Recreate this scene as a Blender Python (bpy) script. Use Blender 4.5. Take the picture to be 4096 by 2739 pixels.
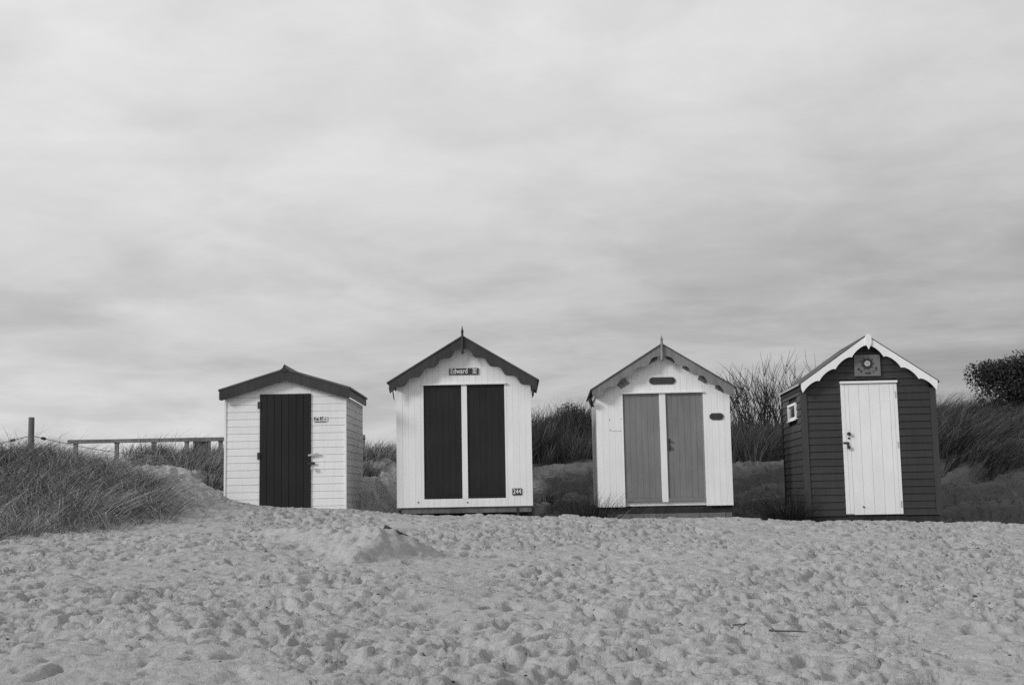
import bpy, bmesh, math, random
import numpy as np
from mathutils import Matrix, Vector

# ------------------------------------------------------------------ scene, camera, sky, sun
for o in list(bpy.data.objects):
    bpy.data.objects.remove(o)
scene = bpy.context.scene
COL = scene.collection
R = math.radians
rng = np.random.default_rng(7)
random.seed(7)

EYE = 0.40                      # camera height above the datum (top of the sand in front of the huts)
cam_data = bpy.data.cameras.new('camera')
cam_data.sensor_width = 36.0
cam_data.lens = 1250.0 / 1024.0 * 36.0
cam_data.clip_start = 0.05
cam_data.clip_end = 3000.0
cam = bpy.data.objects.new('camera', cam_data)
COL.objects.link(cam)
cam.matrix_world = (Matrix.Translation((0, 0, EYE))
                    @ Matrix.Rotation(math.pi / 2 + math.atan(150 / 1250), 4, 'X')
                    @ Matrix.Rotation(-0.018, 4, 'Z'))
scene.camera = cam

vs = scene.view_settings
vs.view_transform = 'Standard'
vs.look = 'None'
vs.gamma = 1.0
vs.exposure = 0.0
vs.use_curve_mapping = False
scene.cycles.use_denoising = False
scene.cycles.max_bounces = 6
scene.cycles.diffuse_bounces = 4
scene.cycles.use_adaptive_sampling = False
scene.cycles.caustics_reflective = False
scene.cycles.caustics_refractive = False
scene.cycles.sample_clamp_indirect = 3.0

SUN_AZ = math.atan2(-0.82, -0.46)          # direction to the sun, measured from +Y towards +X
SUN_EL = R(26)
sun_dir = Vector((math.sin(SUN_AZ) * math.cos(SUN_EL), math.cos(SUN_AZ) * math.cos(SUN_EL), math.sin(SUN_EL)))
sun_data = bpy.data.lights.new('sun', 'SUN')
sun_data.energy = 2.1
sun_data.angle = R(12)
sun_data.color = (1.0, 1.0, 1.0)           # black-and-white photograph: neutral light
sun = bpy.data.objects.new('sun', sun_data)
COL.objects.link(sun)
sun.location = sun_dir * 60
sun.rotation_euler = sun_dir.to_track_quat('Z', 'Y').to_euler()

world = bpy.data.worlds.new('World')
scene.world = world
world.use_nodes = True


class NT:
    """tiny helper for building node trees"""
    def __init__(self, tree):
        self.t = tree
        tree.nodes.clear()

    def n(self, kind, **kw):
        nd = self.t.nodes.new(kind)
        ins = kw.pop('ins', {})
        for k, v in kw.items():
            setattr(nd, k, v)
        for k, v in ins.items():
            if isinstance(v, bpy.types.NodeSocket):
                self.t.links.new(v, nd.inputs[k])
            else:
                nd.inputs[k].default_value = v
        return nd

    def m(self, op, a, b=0.0, c=0.0, clamp=False):
        nd = self.n('ShaderNodeMath', operation=op, use_clamp=clamp)
        for i, v in enumerate((a, b, c)):
            if isinstance(v, bpy.types.NodeSocket):
                self.t.links.new(v, nd.inputs[i])
            else:
                nd.inputs[i].default_value = v
        return nd.outputs[0]

    def mapr(self, v, a, b, c, d, smooth=False):
        nd = self.n('ShaderNodeMapRange', interpolation_type='SMOOTHSTEP' if smooth else 'LINEAR')
        self.t.links.new(v, nd.inputs['Value'])
        for k, x in zip(('From Min', 'From Max', 'To Min', 'To Max'), (a, b, c, d)):
            nd.inputs[k].default_value = x
        return nd.outputs[0]

    def link(self, a, b):
        self.t.links.new(a, b)


def build_world():
    w = NT(world.node_tree)
    tc = w.n('ShaderNodeTexCoord')
    sep = w.n('ShaderNodeSeparateXYZ', ins={0: tc.outputs['Generated']})
    X, Y, Z = sep.outputs
    sky = w.n('ShaderNodeTexSky', sky_type='NISHITA', sun_disc=False, sun_elevation=SUN_EL,
              sun_rotation=SUN_AZ, air_density=1.0, dust_density=4.0, ozone_density=1.0)
    bw = w.n('ShaderNodeRGBToBW', ins={0: sky.outputs[0]})
    # a flat layer of stratus seen in perspective: direction projected on a plane overhead
    zz = w.m('ADD', w.m('MAXIMUM', Z, 0.0), 0.13)
    u = w.m('DIVIDE', X, zz)
    v = w.m('DIVIDE', Y, zz)
    comb = w.n('ShaderNodeCombineXYZ', ins={0: w.m('MULTIPLY', u, 0.85), 1: w.m('MULTIPLY_ADD', u, 0.30, v), 2: 0.0})
    n1 = w.n('ShaderNodeTexNoise', ins={'Vector': comb.outputs[0], 'Scale': 0.62, 'Detail': 7.0, 'Roughness': 0.55, 'Distortion': 0.6})
    comb2 = w.n('ShaderNodeCombineXYZ', ins={0: w.m('MULTIPLY', u, 1.1), 1: w.m('MULTIPLY_ADD', u, -0.18, v), 2: 4.0})
    n2 = w.n('ShaderNodeTexNoise', ins={'Vector': comb2.outputs[0], 'Scale': 1.9, 'Detail': 6.0, 'Roughness': 0.55, 'Distortion': 0.3})
    c1 = w.mapr(n1.outputs[0], 0.32, 0.68, -0.5, 0.5, True)
    c2 = w.mapr(n2.outputs[0], 0.34, 0.66, -0.5, 0.5, True)
    # thicker cloud low down, thinner overhead
    base = w.mapr(Z, 0.03, 0.36, 4.7, 7.2, True)
    hz = w.mapr(Z, 0.0, 0.16, 0.75, 0.0, True)
    base = w.m('ADD', base, w.m('MULTIPLY', hz, w.mapr(X, -0.40, 0.25, 2.3, 0.0, True)))
    side = w.mapr(X, -0.45, 0.45, 0.95, -0.75)
    n3 = w.n('ShaderNodeTexNoise', ins={'Vector': comb.outputs[0], 'Scale': 4.2, 'Detail': 5.0, 'Roughness': 0.6, 'Distortion': 0.8})
    c3 = w.mapr(n3.outputs[0], 0.3, 0.7, -0.22, 0.22)
    base = w.m('ADD', base, c3)
    tot = w.m('ADD', w.m('ADD', base, side), w.m('ADD', w.m('MULTIPLY', c1, 1.2), w.m('MULTIPLY', c2, 0.95)))
    tot = w.m('ADD', w.m('MULTIPLY', tot, 0.96), w.m('MULTIPLY', bw.outputs[0], 0.02))
    bg = w.n('ShaderNodeBackground', ins={'Color': tot, 'Strength': 0.1})
    out = w.n('ShaderNodeOutputWorld', ins={0: bg.outputs[0]})


build_world()

# ------------------------------------------------------------------ materials
MATS = {}


def paint(name, alb, rough=0.6, var=0.10, dirt=0.0, dirt_alb=0.12, spec=0.3, bump=0.05, scale=3.0, streak=True, piece=0.05):
    """weathered painted or bare wood: noise in world space, a little difference from piece to piece"""
    m = bpy.data.materials.new(name)
    m.use_nodes = True
    t = NT(m.node_tree)
    geo = t.n('ShaderNodeNewGeometry')
    info = t.n('ShaderNodeObjectInfo')
    mp = t.n('ShaderNodeMapping', ins={'Vector': geo.outputs['Position'], 'Scale': (6.0, 6.0, 0.8) if streak else (1, 1, 1)})
    a = t.n('ShaderNodeTexNoise', ins={'Vector': mp.outputs[0], 'Scale': scale, 'Detail': 6.0, 'Roughness': 0.6})
    b = t.n('ShaderNodeTexNoise', ins={'Vector': geo.outputs['Position'], 'Scale': 1.7, 'Detail': 5.0})
    k = t.m('ADD', t.mapr(a.outputs[0], 0.3, 0.7, 1 - var, 1 + var), t.mapr(b.outputs[0], 0.3, 0.7, -var, var))
    k = t.m('MULTIPLY', k, t.mapr(info.outputs['Random'], 0, 1, 1 - piece, 1 + piece))
    c = t.m('MULTIPLY', k, alb)
    if dirt > 0:
        d = t.n('ShaderNodeTexNoise', ins={'Vector': mp.outputs[0], 'Scale': scale * 2.3, 'Detail': 8.0, 'Roughness': 0.7})
        f = t.mapr(d.outputs[0], 0.56, 0.70, 0.0, dirt, True)
        mix = t.n('ShaderNodeMix', data_type='FLOAT', ins={0: f, 2: c, 3: dirt_alb})
        c = mix.outputs[0]
    bs = t.n('ShaderNodeBsdfPrincipled', ins={'Roughness': rough, 'Specular IOR Level': spec, 'Base Color': (0.5, 0.5, 0.5, 1)})
    t.link(c, bs.inputs['Base Color'])
    if bump:
        bm = t.n('ShaderNodeBump', ins={'Height': a.outputs[0], 'Strength': bump, 'Distance': 0.02})
        t.link(bm.outputs[0], bs.inputs['Normal'])
    t.n('ShaderNodeOutputMaterial', ins={0: bs.outputs[0]})
    MATS[name] = m
    return m


def toned(name, lo, hi, rough=0.7):
    """leaf and blade material: tone attribute picks one plant's own shade"""
    m = bpy.data.materials.new(name)
    m.use_nodes = True
    t = NT(m.node_tree)
    at = t.n('ShaderNodeAttribute', attribute_name='tone')
    c = t.mapr(at.outputs['Fac'], 0, 1, lo, hi)
    bs = t.n('ShaderNodeBsdfPrincipled', ins={'Roughness': rough, 'Specular IOR Level': 0.2})
    t.link(c, bs.inputs['Base Color'])
    t.n('ShaderNodeOutputMaterial', ins={0: bs.outputs[0]})
    MATS[name] = m
    return m


def sand_material():
    m = bpy.data.materials.new('sand')
    m.use_nodes = True
    t = NT(m.node_tree)
    geo = t.n('ShaderNodeNewGeometry')
    P = geo.outputs['Position']
    a = t.n('ShaderNodeTexNoise', ins={'Vector': P, 'Scale': 0.8, 'Detail': 5.0, 'Roughness': 0.6})
    b = t.n('ShaderNodeTexNoise', ins={'Vector': P, 'Scale': 60.0, 'Detail': 4.0, 'Roughness': 0.7})
    c = t.n('ShaderNodeTexNoise', ins={'Vector': P, 'Scale': 14.0, 'Detail': 6.0, 'Roughness': 0.65})
    k = t.m('ADD', t.mapr(a.outputs[0], 0.3, 0.7, 0.92, 1.08), t.mapr(b.outputs[0], 0.25, 0.75, -0.16, 0.16))
    k = t.m('ADD', k, t.mapr(c.outputs[0], 0.3, 0.7, -0.10, 0.10))
    # dune behind the huts: sand turns darker there, edges broken up by noise
    dark_sand = t.n('ShaderNodeAttribute', attribute_name='tone')
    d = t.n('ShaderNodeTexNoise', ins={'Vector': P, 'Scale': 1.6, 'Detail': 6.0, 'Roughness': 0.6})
    f = t.mapr(t.m('ADD', dark_sand.outputs['Fac'], t.mapr(d.outputs[0], 0.3, 0.7, -0.45, 0.45)), 0.25, 0.75, 0.0, 1.0, True)
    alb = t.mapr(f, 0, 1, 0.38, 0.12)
    col = t.m('MULTIPLY', k, alb)
    bs = t.n('ShaderNodeBsdfPrincipled', ins={'Roughness': 0.95, 'Specular IOR Level': 0.1})
    t.link(col, bs.inputs['Base Color'])
    h = t.m('ADD', t.m('MULTIPLY', c.outputs[0], 1.0), t.m('MULTIPLY', b.outputs[0], 0.35))
    bm = t.n('ShaderNodeBump', ins={'Height': h, 'Strength': 0.9, 'Distance': 0.03})
    t.link(bm.outputs[0], bs.inputs['Normal'])
    t.n('ShaderNodeOutputMaterial', ins={0: bs.outputs[0]})
    return m


M_SAND = sand_material()
M_WHITE = paint('white_paint', 0.80, 0.55, 0.035, dirt=0.10, dirt_alb=0.4, piece=0.02)
M_WHITE_OLD = paint('worn_white_paint', 0.80, 0.6, 0.04, dirt=0.18, dirt_alb=0.35, piece=0.025)
M_WHITE_SHADED = paint('shaded_white_paint', 0.50, 0.65, 0.06, dirt=0.25, dirt_alb=0.25, piece=0.03)  # shade of hut one's right side put into its white
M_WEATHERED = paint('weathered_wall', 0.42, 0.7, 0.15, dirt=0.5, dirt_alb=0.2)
M_NAVY = paint('dark_door_paint', 0.013, 0.55, 0.18, piece=0.10)
M_NAVY2 = paint('dark_shutter_paint', 0.016, 0.5, 0.18, dirt=0.06, dirt_alb=0.10, piece=0.06)
M_BARGE = paint('charcoal_barge_paint', 0.042, 0.5, 0.2, dirt=0.12, dirt_alb=0.12)
M_BARGE3 = paint('grey_barge_paint', 0.20, 0.6, 0.2, dirt=0.5, dirt_alb=0.42)
M_GREYDOOR = paint('grey_door_paint', 0.19, 0.55, 0.10, dirt=0.1, dirt_alb=0.28, piece=0.04)
M_SIDING4 = paint('dark_siding_paint', 0.038, 0.5, 0.14, piece=0.07)
M_POST4 = paint('dark_corner_paint', 0.050, 0.5, 0.14)
M_ROOF = paint('roof_felt', 0.09, 0.85, 0.25, streak=False, scale=9.0, bump=0.3)
M_DARK = paint('dark_backing', 0.03, 0.9, 0.1)
M_BEAM = paint('weathered_timber', 0.13, 0.85, 0.3, dirt=0.4, dirt_alb=0.05, bump=0.3)
M_BEAMDARK = paint('tarred_timber', 0.03, 0.85, 0.3, bump=0.2)
M_FENCE = paint('grey_fence_timber', 0.15, 0.85, 0.25, dirt=0.3, dirt_alb=0.06, bump=0.3)
M_METALDARK = paint('rusty_iron', 0.035, 0.6, 0.3, streak=False, scale=20)
M_METAL = paint('galvanised_steel', 0.45, 0.4, 0.15, streak=False, scale=20)
M_SIGN = paint('dark_sign_plate', 0.045, 0.45, 0.2, streak=False)
M_LETTER = paint('white_lettering', 0.75, 0.5, 0.03)
M_INK = paint('black_lettering', 0.03, 0.6, 0.1)
M_PLAQUE = paint('grey_plaque', 0.16, 0.7, 0.15, streak=False, scale=6)
M_PLAQUELIGHT = paint('pale_sun_face', 0.42, 0.7, 0.15, streak=False, scale=12)
M_ROPE = paint('grey_rope', 0.2, 0.9, 0.2)
M_BARK = paint('dark_bark', 0.028, 0.9, 0.3, streak=False, scale=8)
M_BRAMBLE = toned('evergreen_leaf', 0.010, 0.036)
M_GRASS = toned('marram_blade', 0.03, 0.40)
M_GRASSDUNE = toned('dune_grass_blade', 0.015, 0.15)
M_GRASSDARK = toned('dark_tuft_blade', 0.012, 0.06)
M_LITTER = toned('dead_plant_litter', 0.02, 0.10)
M_FARBUSH = toned('far_bush_leaf', 0.05, 0.12)
M_DRIFT = paint('driftwood', 0.09, 0.9, 0.3)
M_PEBBLE = paint('dark_pebble', 0.06, 0.8, 0.3, streak=False)


def glass_material():
    m = bpy.data.materials.new('window_glass')
    m.use_nodes = True
    t = NT(m.node_tree)
    bs = t.n('ShaderNodeBsdfPrincipled', ins={'Base Color': (0.05, 0.05, 0.05, 1), 'Roughness': 0.08, 'Specular IOR Level': 0.8})
    t.n('ShaderNodeOutputMaterial', ins={0: bs.outputs[0]})
    return m


M_GLASS = glass_material()

# ------------------------------------------------------------------ object helpers


def link(o, parent=None):
    COL.objects.link(o)
    if parent is not None:
        o.parent = parent
    return o


def empty(name, loc, rz=0.0, label=None, cat=None, group=None):
    o = bpy.data.objects.new(name, None)
    o.empty_display_size = 0.2
    o.location = loc
    o.rotation_euler = (0, 0, rz)
    return tag(link(o), label, cat, group)


def tag(o, label=None, cat=None, group=None, kind=None):
    for k, v in (('label', label), ('category', cat), ('group', group), ('kind', kind)):
        if v:
            o[k] = v
    return o


def mesh_obj(name, verts, faces, mat, parent=None, smooth=False):
    me = bpy.data.meshes.new(name)
    me.from_pydata([tuple(v) for v in verts], [], faces)
    me.materials.append(mat)
    if smooth:
        me.polygons.foreach_set('use_smooth', [True] * len(me.polygons))
    me.update()
    return link(bpy.data.objects.new(name, me), parent)


HEX = [(0, 1, 2, 3), (7, 6, 5, 4), (0, 4, 5, 1), (1, 5, 6, 2), (2, 6, 7, 3), (3, 7, 4, 0)]


def hexa(name, c, mat, parent):
    """c: four corners of the front face (counter-clockwise from lower left, seen from the front), then the same four at the back"""
    return mesh_obj(name, c, HEX, mat, parent)


def box(name, x0, x1, y0, y1, z0, z1, mat, parent):
    return hexa(name, [(x0, y0, z0), (x1, y0, z0), (x1, y0, z1), (x0, y0, z1),
                       (x0, y1, z0), (x1, y1, z0), (x1, y1, z1), (x0, y1, z1)], mat, parent)


def prism(name, poly, y0, y1, mat, parent):
    """polygon in x-z (counter-clockwise seen from the front, -y), extruded from y0 to y1"""
    n = len(poly)
    v = [(x, y0, z) for x, z in poly] + [(x, y1, z) for x, z in poly]
    f = [tuple(range(n)), tuple(range(2 * n - 1, n - 1, -1))]
    f += [(i, i + n, (i + 1) % n + n, (i + 1) % n) for i in range(n)]
    return mesh_obj(name, v, f, mat, parent)


def tube_data(pts, rad, sides=6, cap=True):
    """verts and faces of a round tube along pts with a radius for each point"""
    V, F = [], []
    pts = [Vector(p) for p in pts]
    for i, p in enumerate(pts):
        d = (pts[min(i + 1, len(pts) - 1)] - pts[max(i - 1, 0)]).normalized()
        a = d.cross(Vector((0, 0, 1)) if abs(d.z) < 0.9 else Vector((1, 0, 0))).normalized()
        b = d.cross(a)
        for k in range(sides):
            t = 2 * math.pi * k / sides
            V.append(p + (a * math.cos(t) + b * math.sin(t)) * rad[i])
    for i in range(len(pts) - 1):
        for k in range(sides):
            k2 = (k + 1) % sides
            F.append((i * sides + k, i * sides + k2, (i + 1) * sides + k2, (i + 1) * sides + k))
    if cap:
        F.append(tuple(range(sides - 1, -1, -1)))
        F.append(tuple(range((len(pts) - 1) * sides, len(pts) * sides)))
    return V, F


def tube(name, pts, rad, mat, parent=None, sides=8):
    V, F = tube_data(pts, rad, sides)
    return mesh_obj(name, V, F, mat, parent, smooth=sides > 5)


def lettering(name, text, x, z, size, y, mat, parent, align='CENTER', width=None):
    cu = bpy.data.curves.new(name, 'FONT')
    cu.body = text
    cu.size = size
    cu.align_x = align
    cu.align_y = 'CENTER'
    cu.extrude = 0.002
    cu.offset = 0.0012
    tmp = bpy.data.objects.new(name, cu)
    COL.objects.link(tmp)
    dg = bpy.context.evaluated_depsgraph_get()
    me = bpy.data.meshes.new_from_object(tmp.evaluated_get(dg))
    bpy.data.objects.remove(tmp)
    me.transform(Matrix.Rotation(math.pi / 2, 4, 'X'))
    if width:
        xs = [v.co.x for v in me.vertices]
        me.transform(Matrix.Diagonal((width / (max(xs) - min(xs)), 1, 1, 1)))
    me.materials.clear()
    me.materials.append(mat)
    o = bpy.data.objects.new(name, me)
    o.location = (x, y, z)
    return link(o, parent)


def numpy_mesh(name, V, loops, sizes, mat, attr=None, parent=None, smooth=False):
    me = bpy.data.meshes.new(name)
    me.vertices.add(len(V))
    me.vertices.foreach_set('co', np.asarray(V, np.float32).ravel())
    me.loops.add(len(loops))
    me.loops.foreach_set('vertex_index', np.asarray(loops, np.int32))
    starts = np.concatenate([[0], np.cumsum(sizes)[:-1]]).astype(np.int32)
    me.polygons.add(len(sizes))
    me.polygons.foreach_set('loop_start', starts)
    if smooth:
        me.polygons.foreach_set('use_smooth', np.ones(len(sizes), bool))
    if attr is not None:
        at = me.attributes.new('tone', 'FLOAT', 'POINT')
        at.data.foreach_set('value', np.asarray(attr, np.float32))
    me.update(calc_edges=True)
    me.materials.append(mat)
    return link(bpy.data.objects.new(name, me), parent)


# ------------------------------------------------------------------ terrain


def sm(t):
    t = np.clip(t, 0, 1)
    return t * t * (3 - 2 * t)


_perm = rng.permutation(512).astype(np.int64)
_perm = np.concatenate([_perm, _perm, _perm])
_gang = rng.random(512) * 2 * math.pi
_gx, _gy = np.cos(_gang), np.sin(_gang)


def noise2(x, y):
    x = np.asarray(x, float)
    y = np.asarray(y, float)
    xi = np.floor(x).astype(np.int64)
    yi = np.floor(y).astype(np.int64)
    fx, fy = x - xi, y - yi
    u = fx * fx * fx * (fx * (fx * 6 - 15) + 10)
    v = fy * fy * fy * (fy * (fy * 6 - 15) + 10)

    def g(ix, iy, dx, dy):
        h = _perm[(_perm[ix & 511] + iy) & 511]
        return _gx[h] * dx + _gy[h] * dy
    a = g(xi, yi, fx, fy)
    b = g(xi + 1, yi, fx - 1, fy)
    c = g(xi, yi + 1, fx, fy - 1)
    d = g(xi + 1, yi + 1, fx - 1, fy - 1)
    return ((a * (1 - u) + b * u) * (1 - v) + (c * (1 - u) + d * u) * v) * 1.5


def soft_interp(x, xs, zs):
    x = np.asarray(x, float)
    return (np.interp(x - 0.5, xs, zs) + np.interp(x, xs, zs) * 2 + np.interp(x + 0.5, xs, zs)) / 4


CX = [-30, -9, -6, -4.44, -3.2, -2.29, 0.26, 3.27, 6.27, 7.53, 12, 30]
CZ = [0.2, 0.24, 0.26, 0.28, 0.25, 0.18, 0.05, -0.04, -0.13, -0.19, -0.30, -0.5]


def height(x, y):
    """broad shape of the ground: beach rising to a lip before the huts, hollow behind it, dunes at the back and left"""
    x = np.asarray(x, float)
    y = np.asarray(y, float)
    cr = soft_interp(x, CX, CZ)
    base0 = -1.17
    t = y / 18.8
    tb = np.clip(t, -3, 1)
    z = base0 + (cr - base0) * (tb + 0.05 * np.sin(np.clip(tb, 0, 1) * math.pi))
    # hollow behind the lip, from the second hut on
    dip = 0.34 * sm((x + 2.5) / 0.6)
    z = z - dip * sm((y - 18.75) / 0.8)
    # dunes behind
    hb = soft_interp(x, [-30, -8, -5, -2.2, 0.8, 3.7, 8, 14, 30], [0.50, 0.50, 0.52, 0.98, 1.34, 1.42, 1.75, 2.1, 2.1])
    y1 = soft_interp(x, [-30, -5, -2, 1, 4, 7, 10, 30], [19, 20.0, 20.2, 20.2, 20.4, 20.2, 19.4, 19.4])
    z = z + hb * sm((y - y1) / 5.6) * 1.0
    z = z + 0.50 * sm((y - 25.2) / 3.0) * sm((x + 1.6) / 2.0) * (1 - 0.95 * sm((x - 3.9) / 0.9) * (1 - sm((x - 7.4) / 0.9))) + 0.06 * sm((y - 25) / 3.0)
    # grassy dune on the left
    z = z + 0.58 * sm((-x - 3.9) / 2.0) * sm((y - 15.2) / 4.6) * (1 - 0.45 * sm((y - 19.6) / 4.0))
    z = z + 0.13 * np.exp(-((x + 7.4) / 0.9) ** 2 - ((y - 23.2) / 1.2) ** 2)
    z = z + 0.20 * np.exp(-((x + 7.5) / 0.75) ** 2 - ((y - 19.2) / 1.0) ** 2)
    # far ground
    z = z - 0.9 * sm((y - 36) / 60.0)
    # gentle swell
    z = z + 0.045 * noise2(x * 0.55 + 3, y * 0.55 + 9) * sm((30 - y) / 6)
    z = z + 0.07 * noise2(x * 0.9, y * 1.3) * sm((y - 20.4) / 1.5)
    return z


def heap(x, y):
    """a small heap of sand cut steep on its right"""
    dx, dy = x + 1.35, y - 13.25
    h_r = 1 - (0.80 * dx - 0.60 * dy) / 0.40
    h_l = 1 - (-0.85 * dx - 0.50 * dy) / 0.80
    h_b = 1 - (0.50 * dx + 0.87 * dy) / 0.55
    h = np.clip(np.minimum(np.minimum(h_r, h_l), h_b), 0, 1)
    return 0.30 * h * (0.6 + 0.4 * sm(h * 3))


def relief(x, y):
    """trampled sand: lumps, hollows and edges"""
    wx = x + 0.10 * noise2(x * 1.7 + 5, y * 1.7)
    wy = y + 0.10 * noise2(x * 1.7, y * 1.7 + 7)
    a = noise2(wx * 1.0, wy * 1.5)
    b = noise2(wx * 2.7 + 11, wy * 3.4 + 4)
    c = noise2(wx * 6.3 + 1, wy * 8.2)
    d = noise2(wx * 14.0 + 7, wy * 15.0 + 2)
    f = noise2(wx * 25.0 + 3, wy * 27.0 + 2)
    # wind lines running up the beach
    u, v = wx * 0.93 + wy * 0.36, -wx * 0.36 + wy * 0.93
    g = noise2(u * 1.3 + 5, v * 7.5)
    pit = np.minimum(noise2(wx * 5.2 + 21, wy * 6.0 + 14) + 0.15, 0.0)
    return 0.030 * a + 0.014 * b + 0.008 * c + 0.007 * d + 0.006 * f + 0.010 * g + 0.08 * pit


def axis(segments):
    out = []
    for a, b, s in segments:
        n = max(1, int(round((b - a) / s)))
        out.append(np.linspace(a, b, n, endpoint=False))
    out.append(np.array([segments[-1][1]]))
    return np.concatenate(out)


XS = axis([(-600, -100, 50), (-100, -30, 6), (-30, -12, 0.8), (-12, -7.2, 0.12), (-7.2, 8.2, 0.022), (8.2, 13, 0.12), (13, 30, 0.8), (30, 100, 6), (100, 600, 50)])
YS = axis([(-200, -20, 20), (-20, 2, 2), (2, 6.6, 0.2), (6.6, 14, 0.022), (14, 20.3, 0.028), (20.3, 27, 0.06), (27, 34, 0.3), (34, 60, 2), (60, 200, 10), (200, 1500, 60)])


def build_sand():
    gx, gy = np.meshgrid(XS, YS)
    z = height(gx, gy)
    near = sm((gy - 4) / 2.5) * sm((34 - gy) / 6) * sm((13 - np.abs(gx)) / 2)
    calm = 1 + 0.5 * sm((gy - 20.5) / 2)
    rel = relief(gx, gy)
    # footprints: pressed ovals with a pushed-up rim
    foot = np.zeros_like(z)
    rim = np.zeros_like(z)
    r2 = np.random.default_rng(21)
    n = 54000
    fx = r2.uniform(-8.5, 9, n)
    fy = 6.6 + (r2.random(n)) * 17.0
    dens = noise2(fx * 0.45 + 3, fy * 0.35 + 8)
    calmer = r2.random(n) < 0.80 * sm((-dens - 0.02) / 0.3)
    hd = r2.normal(0.25, 0.6, n)
    for i in range(n):
        L = 0.026 + 0.075 * r2.random() ** 2.6
        if calmer[i]:
            continue
        W = L * r2.uniform(0.45, 0.85)
        dep = L * r2.uniform(0.45, 0.95)
        if fy[i] > 18.3 and fx[i] > -2.6:
            dep *= 0.5
        i0, i1 = np.searchsorted(XS, [fx[i] - L * 1.9, fx[i] + L * 1.9])
        j0, j1 = np.searchsorted(YS, [fy[i] - L * 1.9, fy[i] + L * 1.9])
        if i1 <= i0 or j1 <= j0:
            continue
        X = gx[j0:j1, i0:i1] - fx[i]
        Y = gy[j0:j1, i0:i1] - fy[i]
        c, s = math.cos(hd[i]), math.sin(hd[i])
        a = (X * c + Y * s) / L
        b = (-X * s + Y * c) / W
        q = np.sqrt(a * a + b * b) * (1 + 0.25 * np.sin(3 * np.arctan2(b, a) + i))
        st_ = -dep * (1 - sm((q - 0.62) / 0.45))
        foot[j0:j1, i0:i1] = np.minimum(foot[j0:j1, i0:i1], st_)
        rim[j0:j1, i0:i1] = np.maximum(rim[j0:j1, i0:i1], dep * 0.16 * np.exp(-((q - 1.25) / 0.22) ** 2))
    foot = np.where(foot < -0.002, foot, foot + rim)
    rel = rel * (1 - 0.7 * sm(heap(gx, gy) / 0.1))
    z = z + near * calm * (rel + foot * (1 - 0.8 * sm(heap(gx, gy) / 0.1)))
    # wind-cut ledges in the hollow and on the slope behind the huts
    led = noise2(gx * 0.8 + 2, gy * 2.1 + 5)
    z = z + 0.19 * (sm((led + 0.06) / 0.10) - 0.5) * sm((gy - 20.2) / 0.6) * sm((25.5 - gy) / 1.5)
    z = z + heap(gx, gy) * (1 + 0.25 * noise2(gx * 7, gy * 7) + 0.15 * noise2(gx * 16, gy * 16))
    dark_sand = sm((gy - 20.3 + 0.5 * noise2(gx * 0.7, gy * 0.7)) / 1.2) * (0.05 + 0.95 * sm((gx + 1.0) / 2.2))
    ny, nx = z.shape
    V = np.stack([gx, gy, z], -1).reshape(-1, 3)
    idx = np.arange(nx * ny).reshape(ny, nx)
    q = np.stack([idx[:-1, :-1], idx[:-1, 1:], idx[1:, 1:], idx[1:, :-1]], -1).reshape(-1, 4)
    o = numpy_mesh('sand_ground', V, q.ravel(), np.full(len(q), 4), M_SAND, attr=dark_sand.ravel(), smooth=True)
    tag(o, kind='structure')
    return gx, gy, z


_gx, _gy, SAND_Z = (lambda a: (_gx, _gy, a[2]))(build_sand())


def ground(x, y):
    """height of the finished sand sheet at x, y"""
    x = np.asarray(x, float)
    y = np.asarray(y, float)
    i = np.clip(np.searchsorted(XS, x) - 1, 0, len(XS) - 2)
    j = np.clip(np.searchsorted(YS, y) - 1, 0, len(YS) - 2)
    tx = (x - XS[i]) / (XS[i + 1] - XS[i])
    ty = (y - YS[j]) / (YS[j + 1] - YS[j])
    return ((SAND_Z[j, i] * (1 - tx) + SAND_Z[j, i + 1] * tx) * (1 - ty)
            + (SAND_Z[j + 1, i] * (1 - tx) + SAND_Z[j + 1, i + 1] * tx) * ty)


# ------------------------------------------------------------------ huts


def clip_half(x, half):
    return max(-half, min(half, x))


def h_boards(parent, x0, x1, z0, z1, pitch, roof, openings, mat, lip, y=0.02, phase=0.0):
    """horizontal lap boards on a front; roof(x) is the upper limit; openings are (x0, x1, z0, z1)"""
    zs = [z0]
    z = z0 + phase
    while z < z1:
        if z > z0 + 0.02:
            zs.append(z)
        z += pitch
    zs.append(z1)
    for a, b in zip(zs[:-1], zs[1:]):
        spans = [(x0, x1)]
        for (ox0, ox1, oz0, oz1) in openings:
            if b - 0.01 > oz0 and a + 0.01 < oz1:
                new = []
                for s in spans:
                    if ox0 > s[0]:
                        new.append((s[0], min(ox0, s[1])))
                    if ox1 < s[1]:
                        new.append((max(ox1, s[0]), s[1]))
                spans = new
        for s in spans:
            # x limits where the roof cuts the board, at its lower and upper edge
            lb, rb = roof(a)
            lt, rt = roof(b - 0.004)
            xa0, xa1 = max(s[0], lb), min(s[1], rb)
            xb0, xb1 = max(s[0], lt), min(s[1], rt)
            if xa1 - xa0 < 0.03:
                continue
            if xb1 < xb0:
                xb0 = xb1 = (xb0 + xb1) / 2
            j = random.uniform(-0.001, 0.001)
            zt = b - 0.004
            hexa('board', [(xa0, -lip + j, a), (xa1, -lip + j, a), (xb1, j, zt), (xb0, j, zt),
                           (xa0, y, a), (xa1, y, a), (xb1, y, zt), (xb0, y, zt)], mat, parent)


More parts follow.
